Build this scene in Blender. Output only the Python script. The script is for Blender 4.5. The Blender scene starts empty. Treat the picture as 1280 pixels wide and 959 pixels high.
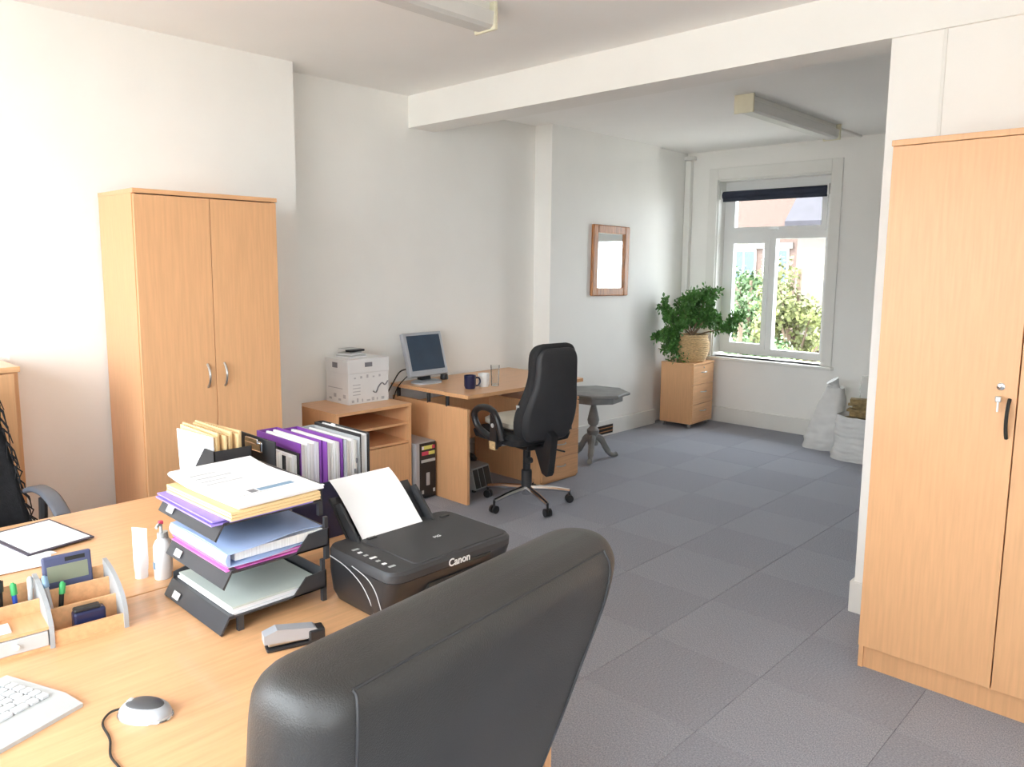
import bpy, bmesh, math, random
from mathutils import Vector, Matrix, Euler, noise
random.seed(7)
S = bpy.context.scene
COL = S.collection
PI = math.pi

# ------------------------------------------------------------------ camera, world, sun, exposure
CAM_H, YAW, PITCH, ROLL, FPX, CYPX = 1.62, .7644, .128, .0089, 952.26, 453.9
cd = bpy.data.cameras.new('camera'); cam = bpy.data.objects.new('camera', cd); COL.objects.link(cam)
cf = Vector((-math.sin(YAW)*math.cos(PITCH), math.cos(YAW)*math.cos(PITCH), -math.sin(PITCH)))
cr = Vector((math.cos(YAW), math.sin(YAW), 0)); cu = cr.cross(cf)
r2 = math.cos(ROLL)*cr + math.sin(ROLL)*cu; u2 = -math.sin(ROLL)*cr + math.cos(ROLL)*cu
cam.matrix_world = Matrix((( r2.x, u2.x, -cf.x, 0), (r2.y, u2.y, -cf.y, 0), (r2.z, u2.z, -cf.z, CAM_H), (0, 0, 0, 1)))
cd.sensor_width = 36; cd.lens = FPX/1280*36; cd.shift_y = -(479.5-CYPX)/1280; cd.clip_start = .02; cd.clip_end = 300
S.camera = cam

w = bpy.data.worlds.new('world'); S.world = w; w.use_nodes = True
bg = w.node_tree.nodes['Background']; bg.inputs[0].default_value = (.90, .95, 1, 1); bg.inputs[1].default_value = 8.0
sd = bpy.data.lights.new('sun', 'SUN'); sd.energy = 7; sd.angle = .01; sd.color = (1, .94, .84)
so = bpy.data.objects.new('sun', sd); COL.objects.link(so)
so.rotation_euler = Vector((.38, .42, -.82)).to_track_quat('-Z', 'Y').to_euler()
so.location = (-6, -8, 12)
for (loc, rot, sx, sy) in (((-1.7, -1.68, 1.62), (PI/2, 0, 0), 4.5, 2.0), ((-3.42, 7.62, 1.55), (-PI/2, 0, 0), 1.3, 2.0), ((1.38, -.45, 1.65), (0, PI/2, 0), 1.4, 1.2)):
    pd = bpy.data.lights.new('daylight_portal', 'AREA'); pd.shape = 'RECTANGLE'; pd.size = sx; pd.size_y = sy
    pd.cycles.is_portal = True
    po = bpy.data.objects.new('daylight_portal', pd); COL.objects.link(po); po.location = loc; po.rotation_euler = rot
vs = S.view_settings; vs.view_transform = 'Standard'; vs.look = 'None'; vs.gamma = 1; vs.exposure = 0.70; S.cycles.max_bounces = 16; S.cycles.diffuse_bounces = 10; S.cycles.transparent_max_bounces = 16; vs.use_curve_mapping = False

# ------------------------------------------------------------------ materials
def lin(r, g, b):
    f = lambda c: (c/255/12.92) if c/255 <= .04045 else ((c/255+.055)/1.055)**2.4
    return (f(r), f(g), f(b), 1)
def mat(name, col, rough=.5, metal=0., var=.06, scale=8., stretch=(1, 1, 1), bump=0., bscale=200., spec=.5, trans=0., coat=0.):
    m = bpy.data.materials.new(name); m.use_nodes = True
    nt = m.node_tree; b = nt.nodes['Principled BSDF']
    b.inputs['Roughness'].default_value = rough; b.inputs['Metallic'].default_value = metal
    b.inputs['Specular IOR Level'].default_value = spec; b.inputs['Coat Weight'].default_value = coat
    b.inputs['Transmission Weight'].default_value = trans
    tc = nt.nodes.new('ShaderNodeTexCoord'); mp = nt.nodes.new('ShaderNodeMapping'); mp.inputs['Scale'].default_value = stretch
    nt.links.new(tc.outputs['Object'], mp.inputs['Vector'])
    n = nt.nodes.new('ShaderNodeTexNoise'); n.inputs['Scale'].default_value = scale; n.inputs['Detail'].default_value = 5
    nt.links.new(mp.outputs[0], n.inputs['Vector'])
    cr_ = nt.nodes.new('ShaderNodeValToRGB')
    c = col if len(col) == 4 else (*col, 1)
    cr_.color_ramp.elements[0].position = .3; cr_.color_ramp.elements[1].position = .7
    cr_.color_ramp.elements[0].color = (*[max(0, x*(1-var)) for x in c[:3]], 1)
    cr_.color_ramp.elements[1].color = (*[min(1, x*(1+var)) for x in c[:3]], 1)
    nt.links.new(n.outputs['Fac'], cr_.inputs[0]); nt.links.new(cr_.outputs[0], b.inputs['Base Color'])
    if bump:
        n2 = nt.nodes.new('ShaderNodeTexNoise'); n2.inputs['Scale'].default_value = bscale; n2.inputs['Detail'].default_value = 3
        nt.links.new(mp.outputs[0], n2.inputs['Vector'])
        bp = nt.nodes.new('ShaderNodeBump'); bp.inputs['Strength'].default_value = bump; bp.inputs['Distance'].default_value = .002
        nt.links.new(n2.outputs['Fac'], bp.inputs['Height']); nt.links.new(bp.outputs[0], b.inputs['Normal'])
    return m
def glassmat(name, tint=(1, 1, 1, 1), gloss=.07, rough=0.):
    m = bpy.data.materials.new(name); m.use_nodes = True; nt = m.node_tree; nt.nodes.remove(nt.nodes['Principled BSDF'])
    t = nt.nodes.new('ShaderNodeBsdfTransparent'); t.inputs[0].default_value = tint
    g = nt.nodes.new('ShaderNodeBsdfGlossy'); g.inputs['Roughness'].default_value = rough
    lw = nt.nodes.new('ShaderNodeLayerWeight'); lw.inputs[0].default_value = gloss*3
    mx = nt.nodes.new('ShaderNodeMixShader'); nt.links.new(lw.outputs['Fresnel'], mx.inputs[0])
    nt.links.new(t.outputs[0], mx.inputs[1]); nt.links.new(g.outputs[0], mx.inputs[2])
    nt.links.new(mx.outputs[0], nt.nodes['Material Output'].inputs[0]); return m
def filmmat(name):
    m = bpy.data.materials.new(name); m.use_nodes = True; nt = m.node_tree; b = nt.nodes['Principled BSDF']
    b.inputs['Base Color'].default_value = (.8, .8, .78, 1); b.inputs['Roughness'].default_value = .25; b.inputs['Alpha'].default_value = .4; return m
BEECH = (.72, .40, .20)
M = dict(
 wall=mat('wall_paint', (.88, .868, .832), .75, var=.015, scale=3, bump=.15, bscale=60),
 ceil=mat('ceiling_paint', (.92, .91, .885), .8, var=.015, scale=2, bump=.1, bscale=40),
 gloss=mat('white_gloss_paint', (.80, .79, .75), .35, var=.02, scale=5),
 upvc=mat('white_upvc', (.84, .84, .83), .3, var=.01),
 carpet_base=mat('carpet_backing', (.10, .105, .115), .95),
 carpet_a=mat('carpet_loop_lengthwise', (.335, .347, .395), .95, var=.30, scale=260, stretch=(1, .5, 1), bump=.8, bscale=300, spec=.1),
 carpet_b=mat('carpet_loop_crosswise', (.315, .326, .372), .95, var=.30, scale=260, stretch=(.5, 1, 1), bump=.8, bscale=300, spec=.1),
 beech=mat('beech_upright', BEECH, .38, var=.06, scale=14, stretch=(6, 6, .35)),
 beech_y=mat('beech_lengthwise', BEECH, .33, var=.10, scale=14, stretch=(6, .35, 6), coat=.15),
 beech_edge=mat('beech_edging', (.60, .35, .155), .4, var=.06),
 pine=mat('pine_frame', (.42, .17, .055), .35, var=.35, scale=10, stretch=(6, 6, .6)),
 blackp=mat('black_plastic', (.018, .018, .020), .35, var=.1),
 blackm=mat('black_matt_plastic', (.030, .030, .033), .55, var=.1),
 leather=mat('black_leather', (.030, .028, .027), .42, var=.25, scale=4, bump=.35, bscale=480, spec=.6),
 fabric=mat('black_fabric', (.018, .018, .020), .85, var=.2, scale=60, bump=.3, bscale=500),
 shawl=mat('black_wool', (.012, .012, .014), .95, var=.3, scale=40, bump=.5, bscale=200),
 chrome=mat('polished_metal', (.75, .75, .76), .16, 1., var=.03),
 steel=mat('brushed_metal', (.55, .54, .52), .35, 1., var=.05),
 silverp=mat('silver_plastic', (.46, .48, .52), .35, .3, var=.04),
 greyp=mat('grey_plastic', (.36, .37, .38), .5, var=.04),
 lgrey=mat('light_grey_plastic', (.50, .51, .51), .45, var=.03),
 key=mat('key_white', (.66, .67, .68), .5, var=.02),
 screen=mat('monitor_screen', (.045, .07, .11), .25, var=.1),
 white=mat('white_paper', (.84, .84, .86), .7, var=.02, scale=3),
 page=mat('page_edges', (.80, .79, .77), .8, var=.16, scale=60, stretch=(1, 6, .05)),
 manila=mat('manila_card', (.78, .57, .30), .7, var=.06, scale=5),
 lilac=mat('lilac_card', (.32, .24, .68), .6, var=.06),
 purple=mat('purple_card', (.20, .05, .32), .5, var=.06),
 blue=mat('pale_blue_card', (.36, .47, .74), .6, var=.06, scale=4),
 pink=mat('pink_card', (.80, .20, .62), .6, var=.05),
 sage=mat('pale_green_paper', (.60, .66, .62), .6, var=.04),
 navy=mat('navy_plastic', (.012, .016, .06), .35, var=.1),
 mugwhite=mat('white_glaze', (.78, .78, .77), .25, var=.02),
 smoke=mat('smoked_black_plastic', (.045, .045, .050), .3, var=.1),
 card=mat('white_carton', (.74, .74, .74), .7, var=.03),
 print=mat('grey_print', (.20, .20, .22), .7, var=.1),
 print2=mat('pale_grey_print', (.45, .45, .47), .7, var=.1),
 yellow=mat('yellow_sticker', (.75, .72, .18), .5, var=.05),
 red=mat('red_sticker', (.62, .06, .12), .5, var=.05),
 bluep=mat('blue_print', (.20, .32, .45), .6, var=.05),
 green=mat('green_cap', (.05, .42, .12), .4),
 bluepen=mat('blue_pen', (.03, .08, .4), .35),
 greytable=mat('grey_painted_wood', (.23, .235, .235), .55, var=.18, scale=9),
 wicker=mat('wicker', (.62, .43, .22), .7, var=.3, scale=45, stretch=(1, 1, 3), bump=.6, bscale=120),
 soil=mat('potting_soil', (.06, .04, .025), .95, var=.3),
 stem=mat('woody_stem', (.24, .16, .10), .8, var=.25),
 leaf=mat('plant_leaf', (.085, .22, .045), .4, var=.4, scale=14),
 sack=mat('white_woven_sack', (.66, .655, .64), .65, var=.06, scale=10, bump=.5, bscale=25),
 clear=filmmat('clear_polythene'),
 glass=glassmat('clear_glass', (.97, .98, .98, 1), .05),
 pane=glassmat('window_glass', (.97, .985, .985, 1), .03),
 wood_off=mat('brown_offcut', (.28, .20, .09), .8, var=.35, scale=20),
 mirror=mat('mirror_glass', (.86, .88, .88), .02, 1., var=.0),
 blind=mat('navy_blind', (.018, .024, .045), .7, var=.15),
 diffuser=mat('ribbed_diffuser', (.66, .65, .62), .35, var=.03),
 cream=mat('cream_plastic', (.72, .68, .52), .5),
 dark=mat('dark_void', (.02, .018, .015), .8, var=.3),
 cushion=mat('cream_cloth', (.60, .56, .47), .85, var=.1),
 brick=mat('far_brick', (.10, .068, .057), .85, var=.25, scale=9, stretch=(1, 1, 3)),
 slate=mat('slate', (.020, .018, .026), .7, var=.2, scale=4),
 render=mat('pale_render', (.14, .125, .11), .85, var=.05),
 treeleaf=mat('tree_leaf', (.07, .125, .045), .6, var=.5, scale=3),
 treeleaf2=mat('yellowing_tree_leaf', (.125, .14, .045), .6, var=.5, scale=3),
 bark=mat('bark', (.14, .10, .07), .9, var=.3),
 grass=mat('paving', (.42, .40, .37), .95, var=.3, scale=2),
 ink=mat('silver_ink', (.75, .75, .75), .5))

# ------------------------------------------------------------------ mesh helpers
def B(): return bmesh.new()
def bx(bm, x0, x1, y0, y1, z0, z1, bev=0., seg=2, rot=None):
    t = bmesh.new(); bmesh.ops.create_cube(t, size=1)
    bmesh.ops.scale(t, vec=(abs(x1-x0), abs(y1-y0), abs(z1-z0)), verts=t.verts)
    if bev: bmesh.ops.bevel(t, geom=t.edges[:], offset=bev, segments=seg, affect='EDGES', profile=.5)
    if rot: bmesh.ops.rotate(t, cent=(0, 0, 0), matrix=Euler(rot).to_matrix(), verts=t.verts)
    bmesh.ops.translate(t, vec=((x0+x1)/2, (y0+y1)/2, (z0+z1)/2), verts=t.verts)
    merge(bm, t); return bm
def merge(bm, t):
    me = bpy.data.meshes.new('tmp'); t.to_mesh(me); t.free(); bm.from_mesh(me); bpy.data.meshes.remove(me)
def rings(bm, rs, cap0=True, cap1=True, close=True):
    vs_ = [[bm.verts.new(p) for p in r] for r in rs]
    for a, b in zip(vs_[:-1], vs_[1:]):
        n = len(a)
        for i in range(n if close else n-1):
            j = (i+1) % n
            try: bm.faces.new((a[i], a[j], b[j], b[i]))
            except ValueError: pass
    if cap0 and close: bm.faces.new(vs_[0][::-1])
    if cap1 and close: bm.faces.new(vs_[-1])
    return bm
def lathe(bm, prof, c=(0, 0, 0), n=24):
    return rings(bm, [[(c[0]+r*math.cos(2*PI*i/n), c[1]+r*math.sin(2*PI*i/n), c[2]+z) for i in range(n)] for r, z in prof])
def tube(bm, pts, r, n=8):
    pts = [Vector(p) for p in pts]; rs = []
    rad = r if isinstance(r, (list, tuple)) else [r]*len(pts)
    up = None
    for i, p in enumerate(pts):
        d = (pts[min(i+1, len(pts)-1)]-pts[max(i-1, 0)]).normalized()
        if up is None: up = Vector((0, 0, 1)) if abs(d.z) < .9 else Vector((1, 0, 0))
        a = d.cross(up).normalized(); b = d.cross(a).normalized(); up = -b if up.dot(-b) > 0 else b
        a = d.cross(up).normalized(); b = a.cross(d).normalized()
        rs.append([p+rad[i]*(math.cos(2*PI*k/n)*a+math.sin(2*PI*k/n)*b) for k in range(n)])
    return rings(bm, rs)
def prism(bm, poly, axis, a, b):
    f = {'x': lambda u, v, t: (t, u, v), 'y': lambda u, v, t: (u, t, v), 'z': lambda u, v, t: (u, v, t)}[axis]
    return rings(bm, [[f(u, v, a) for u, v in poly], [f(u, v, b) for u, v in poly]])
def rrect(w_, h_, r, n=5, cx=0, cy=0):
    o = []
    for sx, sy, a0 in ((1, 1, 0), (-1, 1, 90), (-1, -1, 180), (1, -1, 270)):
        for k in range(n+1):
            a = math.radians(a0+90*k/n); o.append((cx+sx*(w_/2-r)+r*math.cos(a), cy+sy*(h_/2-r)+r*math.sin(a)))
    return o
def smoothpts(pts, n=6):
    P_ = [Vector(p) for p in pts]; out = []
    for i in range(len(P_)-1):
        p0, p1, p2, p3 = P_[max(i-1, 0)], P_[i], P_[i+1], P_[min(i+2, len(P_)-1)]
        for k in range(n):
            t = k/n
            out.append(.5*((2*p1)+(p2-p0)*t+(2*p0-5*p1+4*p2-p3)*t*t+(3*p1-p0-3*p2+p3)*t**3))
    return out+[P_[-1]]
def P(name, bm, m, parent=None, smooth=False, label=None, kind=None, loc=None, rot=None):
    bmesh.ops.recalc_face_normals(bm, faces=bm.faces)
    me = bpy.data.meshes.new(name); bm.to_mesh(me); bm.free()
    me.materials.append(M[m] if isinstance(m, str) else m)
    if smooth:
        for p in me.polygons: p.use_smooth = True
        if smooth != 'all': me.set_sharp_from_angle(angle=math.radians(40))
    o = bpy.data.objects.new(name, me); COL.objects.link(o); o.parent = parent
    if loc: o.location = loc
    if rot: o.rotation_euler = rot
    if label: o['label'] = label
    if kind: o['kind'] = kind
    return o
def T(name, label, cat, loc=(0, 0, 0), rz=0, group=None, rot=None):
    o = bpy.data.objects.new(name, None); o.empty_display_size = .05; COL.objects.link(o)
    o.location = loc; o.rotation_euler = rot if rot else (0, 0, rz)
    return tag(o, label, cat, group)
def tag(o, label, cat, group=None):
    o['label'] = label; o['category'] = cat
    if group: o['group'] = group
    return o
def struct(name, bm, m, parent=None, smooth=False):
    o = P(name, bm, m, parent, smooth)
    if parent is None: o['kind'] = 'structure'
    return o
def box(*a, **k): return bx(B(), *a, **k)
def text(body, size, m, parent, loc, rot, ext=.0004, bold=0., sx=1.):
    cu_ = bpy.data.curves.new('lettering', 'FONT'); cu_.body = body; cu_.size = size; cu_.extrude = ext; cu_.offset = bold
    cu_.align_x = 'CENTER'; cu_.align_y = 'CENTER'
    t = bpy.data.objects.new('t', cu_); COL.objects.link(t)
    bpy.context.view_layer.update()
    me = bpy.data.meshes.new_from_object(t); bpy.data.objects.remove(t)
    me.materials.clear(); me.materials.append(M[m])
    o = bpy.data.objects.new('lettering', me); COL.objects.link(o); o.parent = parent; o.location = loc; o.rotation_euler = rot; o.scale = (sx, 1, 1)
    return o

# ------------------------------------------------------------------ the room
XA, XC, XF, YB, YW, ZC, ZF, ZS = -4.52, -4.30, -4.33, 3.62, 7.24, 2.83, 2.80, 2.605
Y0, X1, XN = -1.5, 1.2, -1.21
floor = struct('floor', box(XA-.2, X1+.2, Y0-.2, YW+.26, -.2, -.008), 'carpet_base')
tiles = {}
for i in range(13):
    for j in range(19):
        x0, x1 = max(XA, -4.75+i*.5), min(X1, -4.75+i*.5+.5); y0, y1 = max(Y0, -1.75+j*.5), min(YW, -1.75+j*.5+.5)
        if x1-x0 < .02 or y1-y0 < .02: continue
        k = (round(x1-x0, 3), round(y1-y0, 3), (i+j) % 2)
        if k not in tiles:
            o = P('carpet_tile', box(-k[0]/2+.0006, k[0]/2-.0006, -k[1]/2+.0006, k[1]/2-.0006, -.0075, 0, bev=.0012, seg=1), 'carpet_a' if k[2] else 'carpet_b', floor)
            tiles[k] = o
        else:
            o = tiles[k].copy(); COL.objects.link(o); o.parent = floor
        o.location = ((x0+x1)/2, (y0+y1)/2, -random.random()*.0004)
wl = struct('wall_left', box(XA-.2, XA, Y0-.2, YW+.26, -.008, ZC), 'wall')
P('chimney_breast', box(XA, XC, .96, 2.54, -.008, ZC), 'wall', wl)
P('chimney_breast', box(XA, XF, 4.98, 6.63, -.008, ZF), 'wall', wl)
P('wall_return', box(XA, -4.39, 6.63, YW, -.008, ZF), 'wall', wl)
WX0, WX1, WZ0, WZ1 = -4.02, -2.86, .69, 2.50
b = B(); bx(b, XA, WX0, YW, YW+.26, -.008, ZF); bx(b, WX1, X1, YW, YW+.26, -.008, ZF); bx(b, WX0, WX1, YW, YW+.26, -.008, WZ0); bx(b, WX0, WX1, YW, YW+.26, WZ1, ZF)
struct('wall_far', b, 'wall')
struct('wall_partition', box(XN, X1, YB, YB+.2, -.008, ZF), 'wall')
struct('ceiling_beam', box(XA, X1, YB-.018, YB+.22, ZS, ZC), 'wall')
b = B(); bx(b, XA-.2, X1+.2, Y0-.2, YB, ZC, ZC+.2); bx(b, XA-.2, X1+.2, YB+.2, YW+.26, ZF, ZF+.23); struct('ceiling', b, 'ceil')
# wall behind the camera with a wide window, wall to the right with one added for its light
FX0, FX1, FZ0, FZ1 = -3.9, .5, .70, 2.60
b = B(); bx(b, XA, FX0, Y0-.2, Y0, -.008, ZC); bx(b, FX1, X1, Y0-.2, Y0, -.008, ZC); bx(b, FX0, FX1, Y0-.2, Y0, -.008, FZ0); bx(b, FX0, FX1, Y0-.2, Y0, FZ1, ZC)
struct('wall_back', b, 'wall')
b = B(); bx(b, X1, X1+.2, Y0-.2, -1.0, -.008, ZC); bx(b, X1, X1+.2, .1, YW+.26, -.008, ZC); bx(b, X1, X1+.2, -1.0, .1, -.008, 1.0); bx(b, X1, X1+.2, -1.0, .1, 2.3, ZC)
struct('wall_right', b, 'wall')
def plain_window(name, horizontal, a0, a1, z0, z1, c, n):
    b = B()
    def bar(u0, u1, v0, v1): (bx(b, u0, u1, c-.03, c+.03, v0, v1) if horizontal else bx(b, c-.03, c+.03, u0, u1, v0, v1))
    bar(a0, a1, z0, z0+.06); bar(a0, a1, z1-.06, z1)
    for i in range(n+1):
        u = a0+(a1-a0)*i/n; bar(max(a0, u-.03), min(a1, u+.03), z0, z1)
    o = struct(name, b, 'upvc')
    for i in range(n):
        u0, u1 = a0+(a1-a0)*i/n, a0+(a1-a0)*(i+1)/n
        P('pane', box(u0+.02, u1-.02, c-.004, c+.004, z0+.05, z1-.05) if horizontal else box(c-.004, c+.004, u0+.02, u1-.02, z0+.05, z1-.05), 'pane', o)
plain_window('window_2', True, FX0, FX1, FZ0, FZ1, Y0-.1, 4)
plain_window('added_window', False, -1.0, .1, 1.0, 2.3, X1+.1, 2)  # unseen window, added so light from the right reaches the left wall
# skirting
struct('baseboard_left', bx(bx(bx(box(XF, XF+.022, 4.958, 6.652, 0, .15, bev=.004), XA, XF, 4.958, 4.98, 0, .15), XA, XA+.02, 2.56, 4.958, 0, .15), XC, XC+.02, .96, 2.56, 0, .15), 'gloss')
struct('baseboard_far', box(-4.39, X1, YW-.022, YW, 0, .16, bev=.004), 'gloss')
struct('baseboard_partition', bx(box(XN-.016, X1, YB-.018, YB, 0, .15, bev=.003), XN-.016, XN, YB, YB+.2, 0, .15), 'gloss')
struct('trim_1', box(-1.005, -.99, YB-.006, YB, 2.1, ZS, bev=.002), 'gloss')
struct('trim_2', bx(box(-4.385, -4.315, YW-.06, YW, .16, 2.72, bev=.008), -4.40, -4.28, YW-.075, YW, 2.72, 2.765, bev=.01), 'gloss')
# far window: opening lining, architrave, upvc frame, panes, sill, blind
b = B(); fy = YW+.14
for (x0, x1, z0, z1) in ((WX0-.10, WX0, WZ0-.0, WZ1+.12), (WX1, WX1+.10, WZ0, WZ1+.12), (WX0, WX1, WZ1, WZ1+.12)): bx(b, x0, x1, YW-.022, YW, z0, z1, bev=.005)
win = struct('window_1', b, 'gloss')
b = B(); bx(b, WX0, WX0+.012, YW, fy, WZ0, WZ1); bx(b, WX1-.012, WX1, YW, fy, WZ0, WZ1); bx(b, WX0, WX1, YW, fy, WZ1-.012, WZ1); P('window_lining', b, 'gloss', win)
a0, a1, c0, c1 = WX0+.012, WX1-.012, WZ0+.03, WZ1-.012
zt, xm = 1.945, -3.47
b = B()
for q in ((a0, a0+.07, c0, c1), (a1-.07, a1, c0, c1), (a0+.07, a1-.07, c0, c0+.07), (a0+.07, a1-.07, c1-.10, c1), (a0+.07, a1-.07, zt-.04, zt+.04), (xm-.035, xm+.035, c0+.07, zt-.04)): bx(b, q[0], q[1], fy, fy+.07, q[2], q[3])
P('window_frame', b, 'upvc', win)
def sash(x0, x1, z0, z1, wd, dy):
    b = B()
    for q in ((x0, x0+wd, z0, z1), (x1-wd, x1, z0, z1), (x0+wd, x1-wd, z0, z0+wd), (x0+wd, x1-wd, z1-wd, z1)): bx(b, q[0], q[1], fy-dy, fy+.05, q[2], q[3])
    o = P('sash', b, 'upvc', win); P('pane', box(x0+wd, x1-wd, fy+.03, fy+.036, z0+wd, z1-wd), 'pane', o); return o
s = sash(a0+.07, a1-.07, zt+.03, c1-.095, .05, .012); P('window_handle', bx(box(-3.50, -3.40, fy-.045, fy-.03, zt+.045, zt+.06, bev=.004), -3.46, -3.44, fy-.03, fy-.012, zt+.04, zt+.065), 'upvc', s)
s = sash(a0+.07, xm-.03, c0+.065, zt-.035, .05, .012); P('window_handle', bx(box(xm-.065, xm-.05, fy-.045, fy-.03, 1.20, 1.32, bev=.004), xm-.068, xm-.045, fy-.03, fy-.012, 1.24, 1.28), 'upvc', s)
P('pane', box(xm+.035, a1-.07, fy+.03, fy+.036, c0+.07, zt-.04), 'pane', win)
P('window_sill', box(WX0-.12, WX1+.12, YW-.07, fy, WZ0-.03, WZ0, bev=.008), 'gloss', win)
t = T('roller_blind', 'dark navy roller blind rolled up at the top of the garden window', 'blind', (-3.44, YW+.03, 2.30))
P('cloth_roll', tube(B(), [(-.53, 0, .045), (.54, 0, .045)], .042, 16), 'blind', t, True)
P('hem_bar', box(-.525, .535, -.03, -.012, -.02, .05, bev=.004), 'blind', t)
for x in (-.545, .545): P('bracket', box(x-.008, x+.008, -.03, .04, .0, .10, bev=.003), 'upvc', t)
# skirting vent
t = T('floor_vent', 'small dark ventilation grille let into the white skirting by the grey table', 'vent', (XF+.022, 5.79, .02))
P('opening', box(-.001, .003, -.12, .12, 0, .085), 'dark', t)
b = B()
for k in range(2): bx(b, .001, .006, -.12, .12, .02+k*.035, .028+k*.035)
P('louvre', b, 'pine', t)

# ------------------------------------------------------------------ ceiling lights
def light(loc, L, label):
    t = T('ceiling_light', label, 'light', loc, 0, None)
    P('spine', box(-.035, .035, 0, L, -.045, 0, bev=.004), 'gloss', t)
    P('diffuser', prism(B(), [(-.065, -.045), (-.058, -.105), (-.04, -.118), (.04, -.118), (.058, -.105), (.065, -.045)], 'y', .012, L-.012), 'diffuser', t)
    for y in (-.006, L-.012): P('end_cap', box(-.072, .072, y, y+.018, -.125, 0, bev=.004), 'cream', t)
    return t
light((-2.70, 1.12, ZC), 1.5, 'fluorescent batten on the ceiling before the beam, over the desks')
t = light((-2.62, 5.02, ZF), 1.55, 'fluorescent batten on the ceiling beyond the beam, ending towards the garden window')
P('conduit', box(-.012, .012, 1.55, 2.2, -.018, 0, bev=.003), 'gloss', t)

# ------------------------------------------------------------------ cupboards
def bow_handle(parent, p, vertical=True, L=.13, m='steel', out=(1, 0, 0), r=.006):
    o = Vector(out); up = Vector((0, 0, 1)) if vertical else o.cross(Vector((0, 0, 1)))
    pts = [Vector(p)+up*(L*(k/8-.5))+o*(.028*math.sin(PI*k/8)**.7 if 0 < k < 8 else 0) for k in range(9)]
    return P('handle', tube(B(), pts, r), m, parent, True)
t = T('cupboard', 'tall two-door beech cupboard standing against the chimney breast', 'cupboard', (XC+.02, 1.395, 0))
W, D, Hh = .74, .46, 1.965
P('side_panel', box(0, D-.02, 0, .018, 0, Hh-.022), 'beech', t); P('side_panel', box(0, D-.02, W-.018, W, 0, Hh-.022), 'beech', t)
P('back_panel', box(0, .01, .018, W-.018, 0, Hh-.022), 'beech', t); P('top_panel', box(0, D+.004, -.002, W+.002, Hh-.022, Hh, bev=.002), 'beech_y', t); P('plinth', box(.01, D-.04, .018, W-.018, 0, .08), 'beech', t)
for k in (0, 1):
    d = P('door', box(D-.018, D, (.003, W/2+.0015)[k], (W/2-.0015, W-.003)[k], .085, Hh-.027, bev=.0015), 'beech', t)
    bow_handle(d, (D, W/2+(-.045, .045)[k], 1.04), L=.12)
t = T('sideboard', 'chest-high beech cabinet beside the black shawl at the left wall', 'cabinet', (-4.42, -.05, 0))
P('carcass', box(0, .55, 0, .94, 0, 1.135), 'beech', t); P('top_panel', box(-.0, .575, -.005, .945, 1.135, 1.16, bev=.003), 'beech_y', t)
for y0, y1 in ((.003, .468), (.472, .922)):
    d = P('door', box(.55, .568, y0, y1, .08, 1.13, bev=.0015), 'beech', t); bow_handle(d, (.568, .44 if y0 < .1 else .50, .9), L=.12)
t = T('cupboard', 'tall beech cupboard with a key in its lock in front of the partition wall', 'cupboard', (-1.008, 3.098, 0))
W, Hh = .94, 2.095
P('side_panel', box(0, .018, .02, .47, 0, Hh-.022), 'beech', t); P('side_panel', box(W-.018, W, .02, .47, 0, Hh-.022), 'beech', t); P('back_panel', box(.018, W-.018, .46, .47, 0, Hh-.022), 'beech', t)
P('top_panel', box(-.002, W+.002, -.002, .47, Hh-.022, Hh, bev=.002), 'beech', t); P('plinth', box(.018, W-.018, .03, .05, 0, .10), 'beech', t)
d = P('door', box(.003, W/2-.002, 0, .018, .10, Hh-.024, bev=.0015), 'beech', t)
bow_handle(d, (.447, 0, 1.10), L=.14, m='dark', out=(0, -1, 0))
k = P('lock', lathe(B(), [(.002, 0), (.013, 0), (.013, .004), (.010, .006), (.002, .006)], n=16), 'chrome', d, True, loc=(.418, 0, 1.212), rot=(PI/2, 0, 0))
k = P('key', bx(bx(box(-.002, .002, -.02, 0, -.002, .002), -.009, .009, -.034, -.018, -.010, .010, bev=.003), -.003, .003, -.03, -.024, -.045, -.01), 'steel', d, loc=(.418, 0, 1.17))
d = P('door', box(W/2+.002, W-.003, 0, .018, .10, Hh-.024, bev=.0015), 'beech', t); bow_handle(d, (.51, 0, 1.10), L=.14, m='dark', out=(0, -1, 0))

# ------------------------------------------------------------------ foreground desks
DZ = .73
def desk(name, label, x0, x1, y0, y1):
    t = T(name, label, 'desk', (x0, y0, 0)); w_, l = x1-x0, y1-y0
    P('desktop', box(0, w_, 0, l, DZ-.025, DZ, bev=.003), 'beech_y', t)
    for y in (.04, l-.065): P('leg_panel', box(.05, w_-.05, y, y+.025, 0, DZ-.025), 'beech', t)
    P('modesty_panel', box(w_/2-.01, w_/2+.01, .065, l-.065, .3, DZ-.025), 'beech', t)
    return t
YD0, YD1 = -.35, 1.50
desk('desk', 'beech desk with keyboard, mouse and printer, in front of the black leather chair', -2.073, -1.19, YD0, YD1)
desk('desk', 'beech desk carrying the binders and clipboard, backing onto the one with the printer', -2.945, -2.077, YD0, YD1)

# keyboard
t = T('keyboard', 'white computer keyboard with a grey wrist rest on the desk', 'keyboard', (-1.61, .44, DZ), math.radians(-29+90+25))
# local: x along length (to -Y), y depth
t.rotation_euler = (0, 0, math.radians(-70))
P('case', prism(B(), [(-.235, .0), (-.235, .012), (-.05, .018), (0, .008), (0, 0)], 'x', 0, .46), 'lgrey', t)
t2 = t
b = B()
kr = random.Random(2)
keyobj = None
for r_ in range(6):
    x = .022
    yk = -.075-.024*r_
    while x < .43:
        wk = .018 if kr.random() > .15 else .028
        if r_ == 5: wk = .018 if not (.1 < x < .2) else .09
        o = P('key', box(-wk/2, wk/2, -.009, .009, 0, .008, bev=.002, seg=1), 'key', t)
        o.location = (x+wk/2, yk, .0165-.0006*r_); x += wk+.003
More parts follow.
